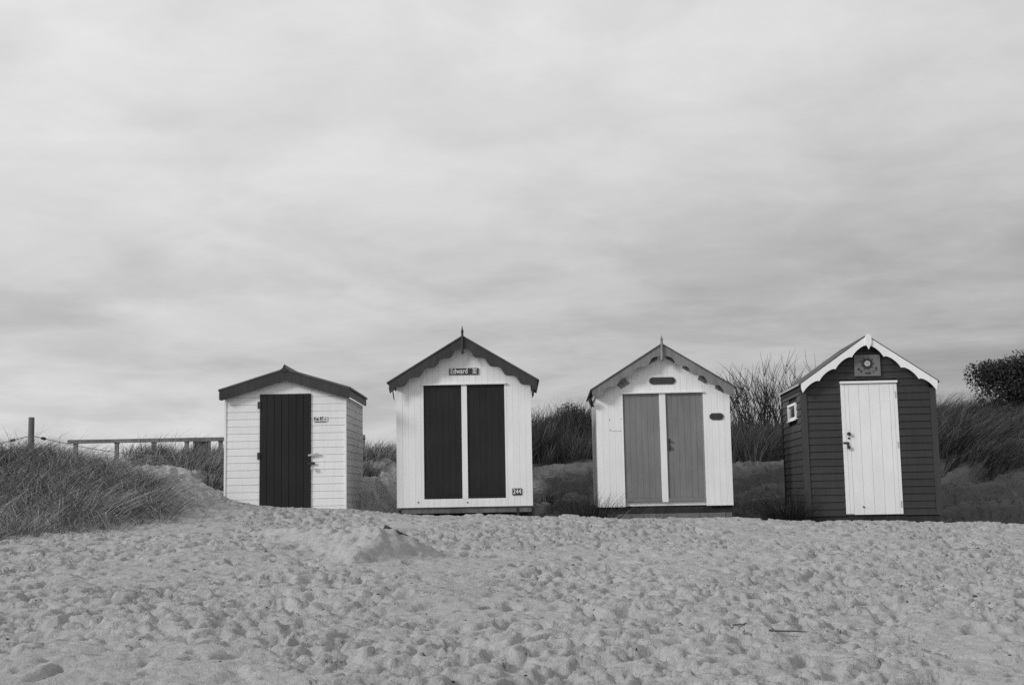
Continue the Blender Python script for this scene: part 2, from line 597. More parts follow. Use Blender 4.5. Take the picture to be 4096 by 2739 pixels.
def v_boards(parent, x0, x1, zlo, roofz, width, openings, mat, y0=0.0, y1=0.02, gap=0.0013):
    """vertical boards on a front; openings (x0, x1, z0, z1) cut them"""
    n = max(1, round((x1 - x0) / width))
    w = (x1 - x0) / n
    for i in range(n):
        a, b = x0 + i * w + gap / 2, x0 + (i + 1) * w - gap / 2
        parts = [(a, b, zlo, None)]
        for (ox0, ox1, oz0, oz1) in openings:
            new = []
            for (pa, pb, lo, hi) in parts:
                if pb <= ox0 + 0.002 or pa >= ox1 - 0.002 or (hi is not None and hi <= oz0) or lo >= oz1:
                    new.append((pa, pb, lo, hi))
                    continue
                if pa < ox0 - 0.012:
                    new.append((pa, ox0 - 0.001, lo, hi))
                if pb > ox1 + 0.012:
                    new.append((ox1 + 0.001, pb, lo, hi))
                ia, ib = max(pa, ox0), min(pb, ox1)
                if oz0 > lo + 0.01:
                    new.append((ia, ib, lo, oz0))
                new.append((ia, ib, oz1, hi))
            parts = new
        for (pa, pb, lo, hi) in parts:
            if pb - pa < 0.008:
                continue
            ta = roofz(pa) if hi is None else hi
            tb = roofz(pb) if hi is None else hi
            j = random.uniform(-0.0012, 0.0012)
            P = [(pa, lo), (pb, lo), (pb, tb)]
            if hi is None and pa < -0.005 and pb > 0.005:
                P.append((0, roofz(0)))
            P.append((pa, ta))
            prism('board', P, y0 + j, y1, mat, parent)


def side_boards(parent, xs, side, depth, z0, z1, pitch, mat, lip, openings=(), phase=0.0):
    """horizontal lap boards along a side wall (side -1 left, +1 right)"""
    z = z0
    first = True
    while z < z1 - 0.01:
        b = min(z + (phase if first and phase > 0.02 else pitch), z1)
        first = False
        spans = [(0.022, depth)]
        for (oy0, oy1, oz0, oz1) in openings:
            if b - 0.01 > oz0 and z + 0.01 < oz1:
                spans = [(0.022, oy0), (oy1, depth)]
        for s in spans:
            xo, xi = xs + side * lip, xs - side * 0.02
            xt = xs
            zt = b - 0.004
            c = [(xo, s[0], z), (xo, s[1], z), (xt, s[1], zt), (xt, s[0], zt),
                 (xi, s[0], z), (xi, s[1], z), (xi, s[1], zt), (xi, s[0], zt)]
            if side < 0:
                c = [c[1], c[0], c[3], c[2], c[5], c[4], c[7], c[6]]
            hexa('board', c, mat, parent)
        z = b


def roof_slopes(hut, apex, eave_x, eave_z, y0, y1, th, mat):
    for s in (-1, 1):
        P = [(0, apex), (s * eave_x, eave_z), (s * eave_x, eave_z + th), (0, apex + th)]
        if s > 0:
            P = P
        else:
            P = P[::-1]
        o = prism('roof_slope', P[::-1] if s < 0 else P, y0, y1, mat, hut)
        bm = bmesh.new()
        bm.from_mesh(o.data)
        bmesh.ops.recalc_face_normals(bm, faces=bm.faces)
        bm.to_mesh(o.data)
        bm.free()


def fixn(o):
    bm = bmesh.new()
    bm.from_mesh(o.data)
    bmesh.ops.recalc_face_normals(bm, faces=bm.faces)
    bm.to_mesh(o.data)
    bm.free()
    return o


def bargeboard(hut, s, apex, slope, end_x, depth_fn, y0, y1, mat, round_end=0.0, start=0.0):
    """one decorated board along a gable; depth_fn(distance from the ridge) is its depth"""
    N = 90
    top, bot = [], []
    for i in range(N + 1):
        x = start + (end_x - start) * i / N
        top.append((s * x, apex - slope * x))
        d = depth_fn(x)
        if round_end and end_x - x < round_end:
            q = 1 - (end_x - x) / round_end
            d = d * (0.55 + 0.45 * math.sqrt(max(0, 1 - q * q)))
        bot.append((s * x, apex - slope * x - d))
    P = bot + top[::-1]
    return fixn(prism('bargeboard', P, y0, y1, mat, hut))


def feet(hut, xs, ys, z0, z1, mat, w=0.06):
    for x in xs:
        for y in ys:
            box('foot', x - w, x + w, y - w, y + w, z0, z1, mat, hut)


# ---- hut one: low white hut of lap boards with a dark ledged door


def hut_one():
    W, D = 0.95, 2.15
    hut = empty('beach_hut', (-3.574, 19.6, 0.251), 0.0,
                'low white lap-board hut with one narrow dark door and wavy roof edge', 'beach hut', 'row of four beach huts')
    apex, sl = 2.115, 0.305

    def roof(z):
        if z < apex - 0.16 - sl * W:
            return -W, W
        h = max(0.0, (apex - 0.10 - z) / sl)
        return -min(W, h), min(W, h)
    fw = prism('front_wall', [(-W + .01, -.4), (W - .01, -.4), (W - .01, 1.72), (0, 2.0), (-W + .01, 1.72)], 0.04, 0.055, M_WHITE, hut)
    door = (-0.402, 0.402, -0.4, 1.749)
    h_boards(fw, -W, W, -0.4, 2.04, 0.1135, roof, [door], M_WHITE, 0.0035, phase=0.06)
    box('board', -0.405, 0.405, -0.003, 0.019, 1.7515, 1.8215, M_WHITE, fw)
    for s in (-1, 1):
        box('corner_trim', s * (W - 0.008) - 0.014, s * (W - 0.008) + 0.014, -0.014, 0.02, -0.4, 1.66, M_WHITE, hut)
        sw = box('side_wall', s * (W - 0.0375) - 0.0075, s * (W - 0.0375) + 0.0075, 0.06, D, -0.4, 1.69, M_WHITE, hut)
        side_boards(sw, s * W, s, D, -0.4, 1.70, 0.1135, M_WHITE_SHADED, 0.005)
    box('back_wall', -W + .03, W - .03, D + 0.002, D + 0.02, -0.4, 1.70, M_WHITE, hut)
    # door of vertical boards
    dp = box('door', -0.398, 0.398, 0.004, 0.034, -0.38, 1.745, M_NAVY, hut)
    n = 7
    for i in range(n):
        a = -0.4 + 0.8 * i / n
        box('door_board', a + 0.003, a + 0.8 / n - 0.003, -0.022 + random.uniform(-.001, .001), 0.003, -0.38, 1.748, M_NAVY, dp)
    for z in (1.578, 0.785):
        box('hinge', -0.432, -0.385, -0.034, -0.0235, z - 0.055, z + 0.055, M_METALDARK, dp)
    # wooden turn-button, hasp and padlock
    c, s_ = math.cos(0.16), math.sin(0.16)
    tb = box('turn_button', -0.08, 0.08, -0.045, -0.0245, -0.014, 0.014, M_METAL, dp)
    tb.location = (0.441, 0, 0.795)
    tb.rotation_euler = (0, -0.16, 0)
    box('hasp', 0.352, 0.468, -0.034, -0.0245, 0.638, 0.676, M_METALDARK, dp)
    pl = box('padlock', 0.334, 0.374, -0.060, -0.036, 0.605, 0.655, M_METAL, dp)
    pl.rotation_euler = (0, 0.12, 0)
    # roof, bargeboards, wavy sheets
    for s in (-1, 1):
        b = [(0, apex), (s * 1.02, apex - sl * 1.02), (s * 1.02, apex - sl * 1.02 - 0.135), (s * 0.985, apex - sl * 0.985 - 0.158), (0, apex - 0.158)]
        fixn(prism('bargeboard', b, -0.105 - (0.004 if s < 0 else 0), -0.078, M_BARGE, hut))
        # wavy sheet: corrugations run down the slope
        ny, nx = 90, 3
        V, F = [], []
        for j in range(ny + 1):
            yy = -0.115 + (D + 0.17) * j / ny
            wv = 0.016 * math.sin(j / ny * 2 * math.pi * 11)
            for i in range(nx + 1):
                x = 1.035 * i / nx
                V.append((s * x, yy, apex + 0.024 + wv - sl * x))
                V.append((s * x, yy, apex + 0.004 - sl * x))
        st = (nx + 1) * 2
        for j in range(ny):
            for i in range(nx):
                p = j * st + i * 2
                F.append((p, p + 2, p + 2 + st, p + st))
                F.append((p + 1, p + 1 + st, p + 3 + st, p + 3))
            p = j * st + nx * 2
            F.append((p, p + 1, p + 1 + st, p + st))
        for j in (0, ny):
            for i in range(nx):
                p = j * st + i * 2
                F.append((p, p + 1, p + 3, p + 2))
        fixn(mesh_obj('roof_sheet', V, F, M_ROOF, hut))
        box('fascia', s * 1.0 - 0.012, s * 1.0 + 0.012, -0.07, D + 0.04, apex - sl * 1.0 - 0.115, apex - sl * 1.0 - 0.004, M_BARGE, hut)
    fixn(prism('ridge_cap', [(-0.075, 2.115), (0, 2.09), (0.075, 2.115), (0.03, 2.15), (0.003, 2.207), (-0.003, 2.207), (-0.03, 2.15)], -0.12, D + 0.04, M_BARGE, hut))
    # thin sign with house name
    sg = box('name_sign', 0.449, 0.66, -0.012, -0.0075, 1.308, 1.388, M_WHITE_OLD, hut)
    lettering('lettering', 'Kei BT-1', 0.548, 1.352, 0.072, -0.0145, M_INK, sg, width=0.185)
    box('sign_edge', 0.449, 0.64, -0.0165, -0.0125, 1.304, 1.314, M_INK, sg)
    return hut


# ---- huts two and three: white double-door huts


def scallop(lo, hi, per, off=0.0):
    def f(x):
        t = 1 - (((x + off) / per) % 1.0)          # runs up the slope
        if t < 0.32:
            q = t / 0.32
            k = 1 - q * q * (3 - 2 * q)
        else:
            q = (t - 0.32) / 0.68
            k = q * q * (3 - 2 * q)
        return lo + (hi - lo) * k
    return f


def arcs(lo, hi, per, off=0.0):
    def f(x):
        t = ((x + off) / per) % 1.0
        return hi - (hi - lo) * math.sqrt(max(0.0, math.sin(math.pi * t)))
    return f


def finial(hut, z, spike, y, drop, mat, w=0.02, flare=False):
    P = [(0, y, z - drop), (0, y, z - drop + 0.02), (0, y, z + 0.01), (0, y, z + 0.05), (0, y, z + 0.06), (0, y, z + 0.075), (0, y, z + 0.085), (0, y, z + spike)]
    r = [w * (1.7 if flare else 1.05), w * (1.4 if flare else 1.15), w * 1.0, w * 0.95, w * 1.25, w * 1.25, w * 0.8, 0.002]
    return tube('finial', P, r, mat, hut, 8)


def double_hut(kind):
    two = kind == 2
    D = 2.3
    if two:
        W, apex, sl, ex = 1.08, 2.700, 0.602, 1.215
        hut = empty('beach_hut', (-0.793, 20.0, 0.19), 0.0,
                    'white hut with two black shutters, dark scalloped bargeboards and a name board reading Edward III', 'beach hut', 'row of four beach huts')
        dl, dr, dz0, dz1 = (-0.642, -0.037), (0.055, 0.653), 0.13, 1.940
        wall, dm, bm_, dep = M_WHITE, M_NAVY2, M_BARGE, scallop(0.146, 0.212, 0.247, 0.06)
    else:
        W, apex, sl, ex = 1.078, 2.590, 0.622, 1.172
        hut = empty('beach_hut', (2.42, 20.2, 0.14), -0.03,
                    'white hut with two mid-grey doors, worn grey bargeboards and rounded blank plaques', 'beach hut', 'row of four beach huts')
        dl, dr, dz0, dz1 = (-0.637, -0.060), (0.046, 0.628), 0.08, 1.812
        wall, dm, bm_, dep = M_WHITE_OLD, M_GREYDOOR, M_BARGE3, scallop(0.120, 0.182, 0.255, 0.02)

    def rz(x):
        return apex - 0.03 - sl * abs(x)
    rw = apex - sl * W - 0.03
    fw = prism('front_wall', [(-W + .01, 0.01), (W - .01, 0.01), (W - .01, rw - .02), (0, apex - .05), (-W + .01, rw - .02)], 0.045, 0.06, wall, hut)
    if two:
        ops = [(dl[0], dr[1], dz0, dz1)]
    else:
        ops = [(dl[0] - 0.008, dr[1] + 0.02, -0.2, dz1)]
    v_boards(fw, -W, W, 0.0, rz, 0.096, ops, wall)
    # plain mullion between the leaves
    box('door_post', dl[1] + 0.002, dr[0] - 0.002, -0.004, 0.044, dz0 - (0.0 if two else 0.012), dz1 - 0.002, wall, hut)
    box('drip_board', dl[0] - 0.022, dr[1] + 0.03, -0.034, -0.002, dz1 + 0.002, dz1 + 0.022, wall, hut)
    for (a, b) in (dl, dr):
        dp = box('door', a + 0.002, b - 0.002, 0.032, 0.044, dz0 + 0.002, dz1, dm, hut)
        n = 6
        w = (b - a - 0.004) / n
        for i in range(n):
            x = a + 0.002 + i * w
            box('door_board', x + 0.0012, x + w - 0.0012, 0.018 + random.uniform(-.001, .001), 0.0315, dz0 + 0.05, dz1 - 0.001, dm, dp)
        box('bottom_rail', a + 0.001, b - 0.001, 0.004 if two else -0.008, 0.0305, dz0 + 0.003, dz0 + 0.048, dm, dp)
        if not two and a > 0:
            box('lock_plate', a + 0.030, a + 0.048, 0.005, 0.017, 0.88, 1.08, M_METALDARK, dp)
            tube('knob', [(a + 0.040, -0.03, 1.05), (a + 0.040, -0.018, 1.05), (a + 0.040, 0.006, 1.05)], [0.014, 0.018, 0.008], M_METALDARK, dp)
            pk = box('padlock', a + 0.026, a + 0.056, -0.018, 0.004, 0.915, 0.96, M_METALDARK, dp)
    for s in (-1, 1):
        sw = box('side_wall', s * (W - 0.03) - 0.006, s * (W - 0.03) + 0.006, 0.065, D, 0.01, rw - 0.01, M_WEATHERED, hut)
        nb = 22
        for i in range(nb):
            y0, y1 = 0.024 + (D - 0.024) * i / nb, 0.024 + (D - 0.024) * (i + 1) / nb - 0.003
            xo = s * (W - random.uniform(0, .001))
            xi = s * (W - 0.018)
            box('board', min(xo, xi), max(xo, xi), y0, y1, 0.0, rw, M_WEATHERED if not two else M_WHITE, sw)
    box('back_wall', -W + .02, W - .02, D + 0.002, D + 0.02, 0.0, rw, wall, hut)
    fixn(prism('back_gable', [(-W, rw + .001), (W, rw + .001), (0, apex - 0.035)], D + 0.002, D + 0.02, wall, hut))
    roof_slopes(hut, apex, ex, apex - sl * ex, -0.165, D + 0.1, 0.022, M_ROOF)
    for s in (-1, 1):
        bargeboard(hut, s, apex - 0.001, sl, ex - 0.035, dep, -0.15 - (0.002 if s < 0 else 0), -0.126, bm_, round_end=0.05)
        # purlin end under the eave
        box('purlin', s * (W + 0.012) - 0.012, s * (W + 0.012) + 0.012, -0.12, D, apex - sl * W - 0.16, apex - sl * W - 0.04, M_BEAMDARK if two else M_WEATHERED, hut)
    finial(hut, apex + 0.02, 0.155 if two else 0.135, -0.162, 0.30 if two else 0.28, bm_, 0.019, flare=not two)
    if two:
        sg = box('name_sign', -0.223, 0.245, -0.016, -0.003, 2.103, 2.206, M_SIGN, hut)
        lettering('lettering', 'Edward', -0.066, 2.158, 0.118, -0.0185, M_LETTER, sg, width=0.270)
        # roman three with its bars
        for k in range(3):
            x = 0.162 + k * 0.022
            box('numeral', x - 0.005, x + 0.005, -0.0195, -0.0165, 2.124, 2.190, M_LETTER, sg)
        for z in (2.119, 2.188):
            box('numeral_bar', 0.148, 0.220, -0.0195, -0.0165, z, z + 0.008, M_LETTER, sg)
        ng = box('number_sign', 0.756, 0.906, -0.014, -0.003, 0.172, 0.277, M_SIGN, hut)
        lettering('lettering', '244', 0.831, 0.2245, 0.105, -0.0165, M_LETTER, ng, width=0.128)
        for x, z in ((-0.74, 0.085), (0.04, 0.07)):
            tube('bolt', [(x, -0.01, z), (x, 0.0, z)], [0.011, 0.011], M_METALDARK, hut)
        for s in (-1, 1):
            tube('eave_hook', [(s * 1.112, -0.12, 1.90), (s * 1.118, -0.13, 1.83), (s * 1.108, -0.11, 1.74), (s * 1.098, -0.09, 1.70)], [0.02, 0.022, 0.016, 0.006] if s > 0 else [0.008, 0.01, 0.008, 0.003], M_BEAMDARK, hut)
    else:
        for nm, x0, x1, z0, z1 in (('name_plaque', -0.208, 0.214, 1.960, 2.072), ('number_plaque', 0.744, 0.968, 1.368, 1.474)):
            r = (z1 - z0) / 2
            P = [(x1 - r + r * math.cos(t), (z0 + z1) / 2 + r * math.sin(t)) for t in np.linspace(-math.pi / 2, math.pi / 2, 9)]
            P += [(x0 + r + r * math.cos(t), (z0 + z1) / 2 + r * math.sin(t)) for t in np.linspace(math.pi / 2, 1.5 * math.pi, 9)]
            pq = fixn(prism(nm, P, -0.016, -0.002, M_SIGN, hut))
            for x in (x0 + r * 0.9, x1 - r * 0.9):
                tube('screw', [(x, -0.021, (z0 + z1) / 2), (x, -0.0155, (z0 + z1) / 2)], [0.009, 0.009], M_METALDARK, pq)
        # slatted trim left behind the bargeboards
        for (cx_, cz_, n, tilt) in ((-0.63, 1.985, 6, -0.75), (-0.125, 2.375, 5, 0.25), (0.13, 2.395, 5, -0.2), (0.40, 2.24, 4, 0.5), (0.655, 2.045, 5, 0.35), (0.915, 1.90, 5, 0.15)):
            for k in range(n):
                xx = cx_ + (k - (n - 1) / 2) * 0.026
                sb = box('trim_slat', -0.007, 0.007, -0.02, -0.003, -0.06, 0.05, M_BARGE3 if k % 2 else M_BEAM, hut)
                sb.location = (xx, -0.004, cz_ - sl * (abs(xx) - abs(cx_)) * 0.9)
                sb.rotation_euler = (0, tilt, 0)
        # stains where a fixing has come off
        for (x0, x1, z0, z1) in ((-0.873, -0.862, 1.38, 1.42), (-0.69, -0.665, 1.402, 1.416), (-0.87, -0.85, 1.22, 1.25), (-0.83, -0.67, 1.214, 1.222)):
            box('filler_patch', x0, x1, -0.0035, 0.0, z0, z1, M_WEATHERED, hut)
        # worn end of the left eave
        tube('broken_gutter', [(-1.19, -0.10, 1.74), (-1.165, -0.09, 1.70), (-1.15, -0.06, 1.64), (-1.115, 0.0, 1.62)], [0.022, 0.034, 0.024, 0.012], M_BEAMDARK, hut)
    # floor frame, bearers and feet
    if two:
        box('sill_beam', -1.02, 1.07, 0.03, 0.11, -0.095, -0.004, M_BEAM, hut)
        box('bearer', -1.05, 1.05, 0.5, 0.6, -0.1, -0.004, M_BEAMDARK, hut)
        box('bearer', -1.05, 1.05, D - 0.2, D - 0.1, -0.1, -0.004, M_BEAMDARK, hut)
        feet(hut, (-1.03, 0.84, 1.08), (0.05, 1.9), -0.62, -0.03, M_BEAMDARK, 0.022)
        feet(hut, (-0.6, 0.3), (0.3, 1.7), -0.62, -0.097, M_BEAMDARK, 0.06)
        box('floor', -1.04, 1.04, 0.13, D - 0.01, -0.003, 0.02, M_BEAMDARK, hut)
    else:
        box('floor', -1.04, 1.04, 0.09, D - 0.01, 0.0, 0.06, M_BEAMDARK, hut)
        box('sill_beam', -1.06, 1.06, 0.065, 0.135, -0.13, -0.003, M_BEAMDARK, hut)
        box('plinth_plank', -0.95, 1.05, 0.03, 0.055, -0.26, -0.115, M_BEAM, hut)
        feet(hut, (-1.0, 1.07), (0.16, 1.9), -0.62, -0.02, M_BEAM, 0.03)
        feet(hut, (-0.4, 0.4), (0.3, 1.7), -0.62, -0.12, M_BEAMDARK, 0.06)
        box('plinth_batten', 0.90, 0.94, 0.015, 0.0295, -0.27, -0.11, M_BEAM, hut)
    return hut


# ---- hut four: dark weatherboarded hut with a white door


def hut_four():
    W, D = 1.035, 1.90
    xo = 0.012
    hut = empty('beach_hut', (5.529, 19.5, -0.049), -0.065,
                'dark weatherboarded hut with white single door, white scalloped bargeboards and a side window', 'beach hut', 'row of four beach huts')
    apex, sl, ex = 2.775, 0.695, 1.072

    def roof(z):
        h = max(0.0, (apex - 0.05 - z) / sl)
        return xo - min(W - 0.09, h), xo + min(W - 0.09, h)
    rw = apex - sl * W - 0.05
    fw = prism('front_wall', [(xo - W + .02, 0.0), (xo + W - .02, 0.0), (xo + W - .02, rw), (xo, apex - .08), (xo - W + .02, rw)], 0.04, 0.055, M_DARK, hut)
    h_boards(fw, xo - W + 0.088, xo + W - 0.088, 0.0, apex - 0.07, 0.1115, roof, [(-0.412, 0.462, -0.1, 2.075)], M_SIDING4, 0.014, phase=0.104)
    for s in (-1, 1):
        box('corner_post', xo + s * W - (0.088 if s > 0 else 0.004), xo + s * W + (0.004 if s > 0 else 0.088), -0.022, 0.03, 0.0, apex - sl * W - 0.10, M_POST4, hut)
        sw = box('side_wall', xo + s * (W - 0.0325) - 0.0075, xo + s * (W - 0.0325) + 0.0075, 0.06, D, 0.0, rw - 0.005, M_DARK, hut)
        ops = [(0.40, 1.22, 1.535, 1.80)] if s < 0 else []
        side_boards(sw, xo + s * W, s, D, 0.0, rw, 0.1115, M_SIDING4, 0.014, ops)
    box('back_post', xo - W - 0.02, xo - W + 0.05, D - 0.002, D + 0.05, 0.0, rw, M_DARK, hut)
    box('back_wall', xo - W + .06, xo + W, D + 0.002, D + 0.03, 0.0, rw, M_SIDING4, hut)
    fixn(prism('back_gable', [(xo - W, rw + .001), (xo + W, rw + .001), (xo, apex - 0.035)], D + 0.002, D + 0.02, M_SIDING4, hut))
    # side window
    xw = xo - W
    wn = box('window', xw - 0.004, xw + 0.008, 0.47, 1.15, 1.575, 1.76, M_GLASS, hut)
    for (a, b, c, d) in ((0.40, 1.22, 1.761, 1.80), (0.40, 1.22, 1.535, 1.574), (0.40, 0.469, 1.575, 1.76), (1.151, 1.22, 1.575, 1.76)):
        box('window_frame', xw - 0.030, xw + 0.01, a, b, c, d, M_WHITE_OLD, wn)
    box('window_sill', xw - 0.05, xw - 0.031, 0.39, 1.23, 1.515, 1.54, M_WHITE_OLD, wn)
    # door in its frame
    box('door_head', -0.415, 0.468, -0.045, 0.03, 2.045, 2.082, M_WHITE, hut)
    dp = box('door', -0.406, 0.458, 0.006, 0.036, 0.016, 2.030, M_WHITE, hut)
    xs = [-0.408, -0.345, -0.285, -0.13, 0.03, 0.19, 0.345, 0.41, 0.460]
    for a, b in zip(xs[:-1], xs[1:]):
        box('door_board', a + 0.0016, b - 0.0016, -0.018 + random.uniform(-.001, .001), 0.0055, 0.016 if a > -0.34 else 0.03, 2.036, M_WHITE, dp)
    tube('knob', [(-0.316, -0.075, 1.262), (-0.316, -0.06, 1.262), (-0.316, -0.045, 1.262), (-0.316, -0.018, 1.262)], [0.012, 0.030, 0.030, 0.012], M_METALDARK, dp)
    tube('key_plate', [(-0.314, -0.026, 1.195), (-0.314, -0.018, 1.195)], [0.018, 0.018], M_METALDARK, dp)
    box('hasp', -0.402, -0.315, -0.030, -0.0195, 1.110, 1.138, M_METALDARK, dp)
    box('staple', -0.345, -0.318, -0.036, -0.0195, 1.05, 1.109, M_METALDARK, dp)
    box('padlock', -0.350, -0.308, -0.062, -0.037, 1.030, 1.078, M_METALDARK, dp)
    tube('door_peg', [(-0.141, -0.035, 0.135), (-0.141, -0.018, 0.135)], [0.013, 0.013], M_METALDARK, dp)
    for z in (1.86, 1.08, 0.17):
        box('hinge', 0.425, 0.437, -0.026, -0.0195, z - 0.05, z + 0.05, M_METAL, dp)
    # roof and white bargeboards
    o1 = bpy.data.objects.new
    roofroot = hut
    for s in (-1, 1):
        P = [(xo, apex), (xo + s * ex, apex - sl * ex), (xo + s * ex, apex - sl * ex + 0.022), (xo, apex + 0.022)]
        fixn(prism('roof_slope', P, -0.135, D + 0.1, M_ROOF, hut))
        b = bargeboard(hut, s, apex - 0.001, sl, ex - 0.03, arcs(0.108, 0.172, 0.2575, 0.012), -0.150, -0.126, M_WHITE, round_end=0.05)
        b.location.x = xo
        box('fascia', xo + s * (ex - 0.03) - 0.01, xo + s * (ex - 0.03) + 0.01, -0.12, D + 0.08, apex - sl * (ex - 0.03) - 0.10, apex - sl * (ex - 0.03) - 0.003, M_DARK, hut)
        box('eave_strip', xo + s * ex - 0.006 + s * 0.007, xo + s * ex + 0.006 + s * 0.007, -0.10, D + 0.1, apex - sl * ex - 0.004, apex - sl * ex + 0.023, M_WEATHERED, hut)
    P = [(-0.046, 2.66), (-0.02, 2.60), (0.0, 2.562), (0.02, 2.60), (0.046, 2.66), (0.046, 2.775), (0.012, 2.802), (-0.012, 2.802), (-0.046, 2.775)]
    pd = fixn(prism('pendant', P, -0.172, -0.1515, M_WHITE, hut))
    pd.location.x = xo + 0.018
    # sun plaque
    pq = box('sun_plaque', -0.178, 0.222, -0.036, -0.018, 2.156, 2.490, M_PLAQUE, hut)
    cx_, cz_, y_ = 0.022, 2.352, -0.0365
    for k in range(18):
        a = 2 * math.pi * k / 18
        c, s = math.cos(a), math.sin(a)
        long = 0.118 if k % 2 == 0 else 0.098
        wv = 0.014
        base = 0.052
        P = [(cx_ + c * base - s * wv, cz_ + s * base + c * wv), (cx_ + c * base + s * wv, cz_ + s * base - c * wv), (cx_ + c * long, cz_ + s * long)]
        fixn(prism('sun_ray', P, y_ - 0.006, y_ - 0.0005, M_INK, pq))
    P = [(cx_ + 0.044 * math.cos(t), cz_ + 0.044 * math.sin(t)) for t in np.linspace(0, 2 * math.pi, 25)[:-1]]
    fixn(prism('sun_face', P, y_ - 0.014, y_ - 0.0005, M_PLAQUELIGHT, pq))
    for (dx, dz, w, h) in ((-0.016, 0.010, 0.011, 0.008), (0.010, 0.010, 0.011, 0.008), (0.004, -0.020, 0.022, 0.006)):
        box('face_mark', cx_ + dx - w / 2, cx_ + dx + w / 2, y_ - 0.0165, y_ - 0.0145, cz_ + dz - h / 2, cz_ + dz + h / 2, M_INK, pq)
    arcx = [('J', -63), ('A', -54), ('R', -38), ('S', -11), ('U', 0), ('N', 11), ('L', 36), ('U', 52), ('P', 62)]
    for ch, deg in arcx:
        a = R(deg)
        l = lettering('lettering', ch, cx_ + 0.158 * math.sin(a), cz_ - 0.150 * math.cos(a) - 0.004, 0.045, y_ - 0.003, M_INK, pq)
        l.rotation_euler = (0, -a * 0.6, 0)
    # skids and feet under the floor
    box('floor', xo - 0.98, xo + 0.98, 0.06, D, -0.03, -0.003, M_BEAMDARK, hut)
    box('sill_beam', xo - 1.0, xo + 1.0, 0.01, 0.055, -0.12, -0.004, M_BEAMDARK, hut)
    for x in (-0.9, 0.0, 0.9):
        box('skid', x - 0.05, x + 0.05, 0.06, D, -0.5, -0.032, M_BEAMDARK, hut)
    return hut


hut_one()
double_hut(2)
double_hut(3)
hut_four()

st = box('step_plank', 5.33, 5.95, 19.16, 19.34, 0.0, 0.03, M_FENCE, None)
st.location.z = float(ground(5.6, 19.25)) - 0.012
st.rotation_euler = (0.0, 0.0, 0.0)
tag(st, 'pale loose plank lying on the sand below the white door of the dark hut', 'plank')

# ------------------------------------------------------------------ fence and rope post


def build_fence():
    xs = [-10.14, -9.19, -8.33, -7.57, -6.79, -5.95, -5.1, -4.25, -3.49]
    y = 29.0
    f = empty('rail_fence', (0, y, 0), 0, 'low grey timber rail fence with square posts on top of the dune', 'fence')
    ztop = 1.79
    for i, x in enumerate(xs):
        g = float(ground(x, y))
        j = random.uniform(-0.004, 0.004)
        box('post', x - 0.042 + j, x + 0.042 + j, -0.04, 0.04, g - 0.3, ztop - 0.085, M_FENCE, f)
        box('post_cap', x - 0.048 + j, x + 0.048 + j, -0.046, 0.046, ztop - 0.105, ztop - 0.083, M_BEAMDARK, f)
    cuts = [-10.32, -9.19, -7.57, -5.1, -3.44]
    for a, b in zip(cuts[:-1], cuts[1:]):
        box('rail', a + 0.002, b - 0.002, -0.06, 0.05, ztop - 0.082, ztop + random.uniform(-.004, .004), M_FENCE, f)
    g = float(ground(-7.2, y))
    for (a, b) in ((-7.42, -7.37), (-7.07, -7.02)):
        box('panel_post', a, b, -0.03, 0.03, g - 0.2, ztop - 0.085, M_FENCE, f)
    box('panel', -7.368, -7.072, -0.015, 0.015, g - 0.1, ztop - 0.086, M_BEAMDARK, f)
    return f


build_fence()


def build_rope_post():
    x, y = -8.48, 22.0
    g = float(ground(x, y))
    p = empty('marker_post', (x, y, g), 0, 'lone round timber post with rope standing in the dune grass', 'post')
    tube('post', [(0, 0, -0.4), (0, 0, 0.4), (-0.005, 0, 1.86 - g), (-0.005, 0, 1.868 - g)], [0.055, 0.053, 0.05, 0.04], M_FENCE, p, 10)
    zr = 1.545
    for sx, ex_, ez, kx in ((-1, -10.6, 1.30, -8.71), (1, -5.6, 1.12, -8.27)):
        pts, n = [], 14
        for i in range(n + 1):
            t = i / n
            px = x + (ex_ - x) * t
            pz = zr + (ez - zr) * t - 0.10 * math.sin(math.pi * t)
            pts.append((px, y + 0.4 * t * (1 if sx > 0 else -1), pz))
        V, F = tube_data(pts, [0.007] * (n + 1), 5)
        r = mesh_obj('rope', V, F, M_ROPE)
        tag(r, 'thin rope sagging from the lone post %s' % ('towards the rail fence' if sx > 0 else 'away from the huts'), 'rope')
        i = min(range(n + 1), key=lambda q: abs(pts[q][0] - kx))
        c = Vector(pts[i])
        d = (Vector(pts[i + 1]) - Vector(pts[i - 1])).normalized()
        V, F = tube_data([c - d * 0.045, c - d * 0.035, c + d * 0.035, c + d * 0.045], [0.012, 0.026, 0.026, 0.012], 8)
        k = mesh_obj('rope_knot', V, F, M_METALDARK, r)
        # the far end is made fast to a short stake hidden in the grass
        e = pts[-1]
        ge = float(ground(e[0], e[1]))
        sv, sf = tube_data([(e[0], e[1], ge - 0.2), (e[0], e[1], e[2] + 0.03)], [0.03, 0.028], 7)
        mesh_obj('stake', sv, sf, M_FENCE, r)


build_rope_post()

# ------------------------------------------------------------------ things on the sand


